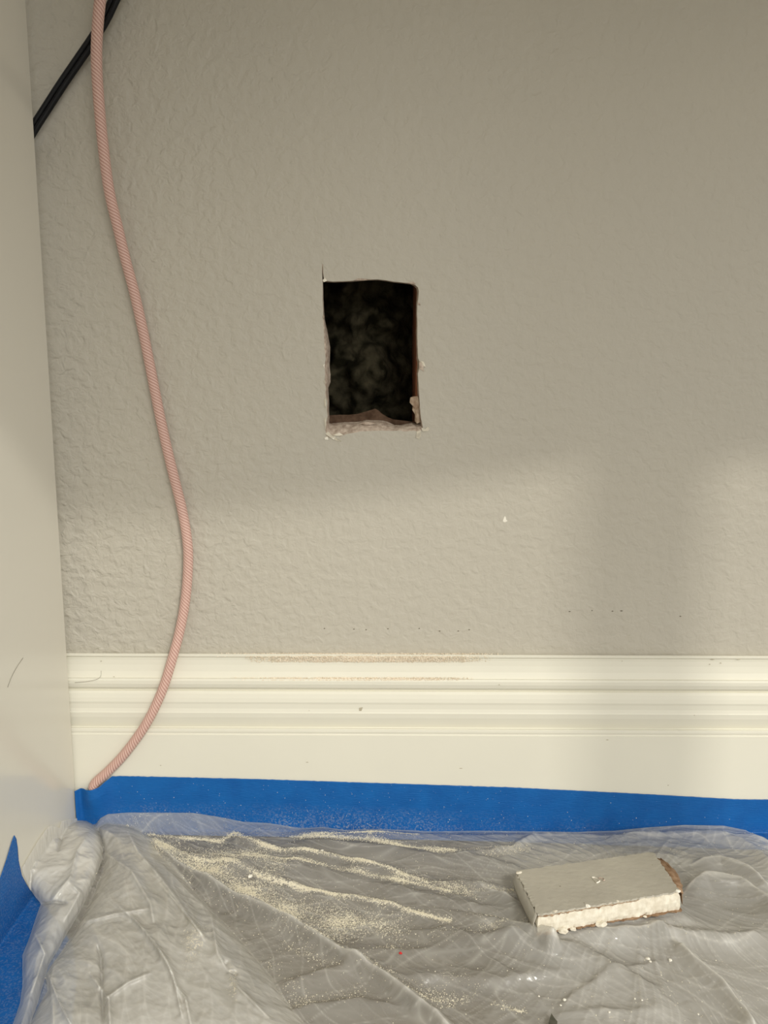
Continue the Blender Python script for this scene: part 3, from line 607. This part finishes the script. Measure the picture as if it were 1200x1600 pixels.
# brown paper peeling off at the right-hand end
paperstrip('torn_paper', [(1.0 + .03 * math.sin(i / 16 * math.pi) + .012 * float(perlin(i * .7, 1, 4)) + .03, .12 + .8 * i / 16, .0015 + .002 * i / 16, .007, -.003 * math.sin(i / 16 * math.pi)) for i in range(17)], M_kraft)
V = []
for i in range(17):
    v = .10 + .82 * i / 16; V += [bil(.985, v, .0012), bil(1.03 + .05 * math.sin((i + 2) / 18 * math.pi) + .012 * float(perlin(i * .8, 2, 4)), v + .03, .003 + .001 * float(perlin(i * .6, 1, 1)))]
o = mesh_obj('kraft_flap', V, [(2 * i, 2 * i + 1, 2 * i + 3, 2 * i + 2) for i in range(16)], M_kraft, chunk); o.modifiers.new('s', 'SOLIDIFY').thickness = .0004; o['label'] = 'brown torn kraft paper at the right end'
# folded grey paper on the left end
V = []
for i in range(15):
    v = .02 + .96 * i / 14; V += [bil(-.004, v, .0004), bil(-.020 - .012 * math.sin(v * 3) , v - .02, .006), bil(-.015 + .01 * float(perlin(i * .6, 5, 5)), v, .0115)]
o = mesh_obj('paper_flap', V, [(3 * i + j, 3 * i + j + 1, 3 * i + j + 4, 3 * i + j + 3) for i in range(14) for j in (0, 1)], M_chunk, chunk); o.modifiers.new('s', 'SOLIDIFY').thickness = .0004
# small scrape on the painted face and two dots
def facering(pts, w, mat, nm):
    V = []; n_ = len(pts); P = [bil(u, v, -.0003) for u, v in pts]
    for i in range(n_):
        V += [P[i] + CN * .0000, P[i] + CN * .0007 , P[i] + Vector((w, 0, 0))]
    return mesh_obj(nm, V, [(3 * i + a_, 3 * i + (a_ + 1) % 3, 3 * (i + 1) % (3 * n_) + (a_ + 1) % 3, 3 * (i + 1) % (3 * n_) + a_) for i in range(n_ - 1) for a_ in range(3)], mat, chunk, smooth=False)
facering([(.47,.42),(.475,.50),(.48,.56),(.50,.54),(.51,.52),(.50,.46),(.49,.43),(.472,.42)], .0005, M_white, 'scrape')
facering([(.51,.48),(.52,.45),(.54,.48),(.545,.52),(.53,.53)], .0005, M_gypd, 'scrape')
for u, v, r in ((.235, .50, .0008), (.33, .92, .0006), (.86, .86, .0006), (.93, .33, .0006)): lump('pit', u, v, -.0001, r, M_dark, chunk, int(u * 99), .2)
reparent_keep(chunk)

# ---------------------------------------------------------------- loose dust, specks
tet = np.array([(1, 1, 1), (1, -1, -1), (-1, 1, -1), (-1, -1, 1)], float) * .6
tf = np.array([(0, 1, 2), (0, 3, 1), (0, 2, 3), (1, 3, 2)])
def grains(name, pts, sizes, mat, parent=None):
    n_ = len(pts); R = RNG.normal(size=(n_, 3, 3)); Q_, _ = np.linalg.qr(R)
    V = (np.einsum('nij,kj->nki', Q_, tet) * sizes[:, None, None] + pts[:, None, :]).reshape(-1, 3)
    Fc = (tf[None] + 4 * np.arange(n_)[:, None, None]).reshape(-1, 3).tolist()
    o = mesh_obj(name, V, Fc, mat, parent, smooth=False); return o
flat = FZ.reshape(-1); prob = np.clip(DU.reshape(-1) - .12, 0, None) ** 1.6 + .0012; prob *= (np.abs(Y - Y0).reshape(-1) > .0005)
prob *= ~ci.reshape(-1)
pick = RNG.choice(prob.size, 42000, p=prob / prob.sum())
pts = np.stack([X.reshape(-1)[pick] + RNG.normal(size=pick.size) * .0003, Y.reshape(-1)[pick], flat[pick] + .0001], 1)
g = grains('plaster_dust', pts, .00012 + .00032 * RNG.random(pick.size) ** 3, M_dust)
tag(g, 'fine cream plaster dust lying in streaks along the folds of the plastic sheet', 'dust', kind='stuff')
# ledge dust on the baseboard
def ledge(n_, x0, x1, y0, y1, d0, d1, dens, seed):
    P = []; rr = random.Random(seed)
    while len(P) < n_:
        x = rr.uniform(x0, x1); u = (x - x0) / (x1 - x0)
        if rr.random() > dens(u): continue
        y = rr.uniform(y0, y1); d = d0 + (d1 - d0) * (y - y0) / (y1 - y0); p = on_y(x, y, -d); P.append(p)
    return np.array(P)
dn = lambda u: max(0, math.sin(u * math.pi)) ** 1.1 * (.75 + .6 * float(perlin(u * 17, 3, 2)))
P1 = ledge(9000, 330, 790, 1020.5, 1026, .0003, .0072, dn, 1); P2 = ledge(9000, 380, 770, 1025.5, 1034, .0072, .0060, lambda u: dn(u) * .9, 2); P2[:, 2] += (RNG.random(len(P2)) - .5) * .0012; P3 = ledge(5000, 360, 740, 1058.5, 1063, .0083, .0110, lambda u: max(0, math.sin(u * math.pi)) ** .8 * (.6 + .6 * float(perlin(u * 14, 1, 1))), 3)
PA = np.concatenate([P1, P2, P3]); g = grains('ledge_dust', PA, .00015 + .0004 * RNG.random(len(PA)) ** 2, M_dirt)
tag(g, 'sandy tan plaster dust settled on the ledges of the baseboard below the hole', 'dust', kind='stuff')
# specks on the tape
P = []
for i in range(420):
    x = random.gauss(560, 260); 
    if not 180 < x < 1190: continue
    zt = np.interp(on_y(x, 1240, -.016)[0], tx, tz); y = random.uniform(0, 1) ** .7; p = on_y(x, 1240, -.0161); z = zt * (1 - y)
    P.append((p[0], -.0162, max(z, .001)))
P = np.array(P); g = grains('tape_specks', P, .0001 + .0003 * RNG.random(len(P)) ** 3, M_dust)
tag(g, 'pale plaster specks stuck to the blue tape on the baseboard', 'dust', kind='stuff')
# white crumbs on the sheet
def surf(x, y):   # film height under a pixel
    p = on_z(x, y, .010)
    for _ in range(3):
        k = np.argmin((FX - p[0]) ** 2 + (FY - p[1]) ** 2); p = on_z(x, y, FZ.flat[k])
    return Vector((p[0], p[1], FZ.flat[k]))
def crumb(name, x, y, r, mat, seed, flat_=.6):
    bm = bmesh.new(); bmesh.ops.create_icosphere(bm, subdivisions=2, radius=r); rr = random.Random(seed)
    for v in bm.verts: v.co *= 1 + rr.uniform(-.3, .3); v.co.z *= flat_
    m_ = bpy.data.meshes.new(name); bm.to_mesh(m_); bm.free(); m_.materials.append(mat); o = link(bpy.data.objects.new(name, m_)); o.location = surf(x, y) + Vector((0, 0, r * flat_ * .6)); return o
for i, (x, y, r) in enumerate([(1012,1499,.0011),(1047,1501,.0009),(1016,1503,.0007),(882,1563,.0008),(952,1582,.0006),(876,1571,.0005),(842,1557,.0005),(391,1370,.0016),(503,1330,.0010),(992,1561,.0005),(1003,1563,.0005),(1091,1585,.0005)]):
    tag(crumb('plaster_crumb', x, y, r, M_white, i), {0: 'largest white plaster crumb on the plastic in front of the drywall piece', 1: 'white plaster crumb on the plastic below the right end of the drywall piece', 7: 'round cream plaster crumb in the upper left dust streak on the plastic', 8: 'small plaster crumb on the dusty fold nearest the blue tape'}.get(i, 'tiny white plaster speck lying loose low on the crumpled plastic sheet'), 'crumb', 'plaster crumbs on the plastic sheet')
tag(crumb('red_flake', 626, 1490, .0010, M_red, 77, .5), 'tiny red flake on the plastic sheet, front centre', 'flake')
p = surf(862, 1592)
sc_px = [(861.5,1583),(866,1590),(871,1596),(870,1606),(858,1608),(857,1598)]
P = [on_z(x, y, p.z + .003) for x, y in sc_px]; V = [tuple(q) for q in P] + [(q[0], q[1], q[2] - .0012) for q in P]; m_ = len(P)
o = mesh_obj('dark_scrap', V, [tuple(range(m_)), tuple(range(m_, 2 * m_))[::-1]] + [(i, i + m_, (i + 1) % m_ + m_, (i + 1) % m_) for i in range(m_)], M_olive, smooth=False)
tag(o, 'small pointed dark olive scrap poking out of the plastic sheet at the bottom edge', 'scrap')
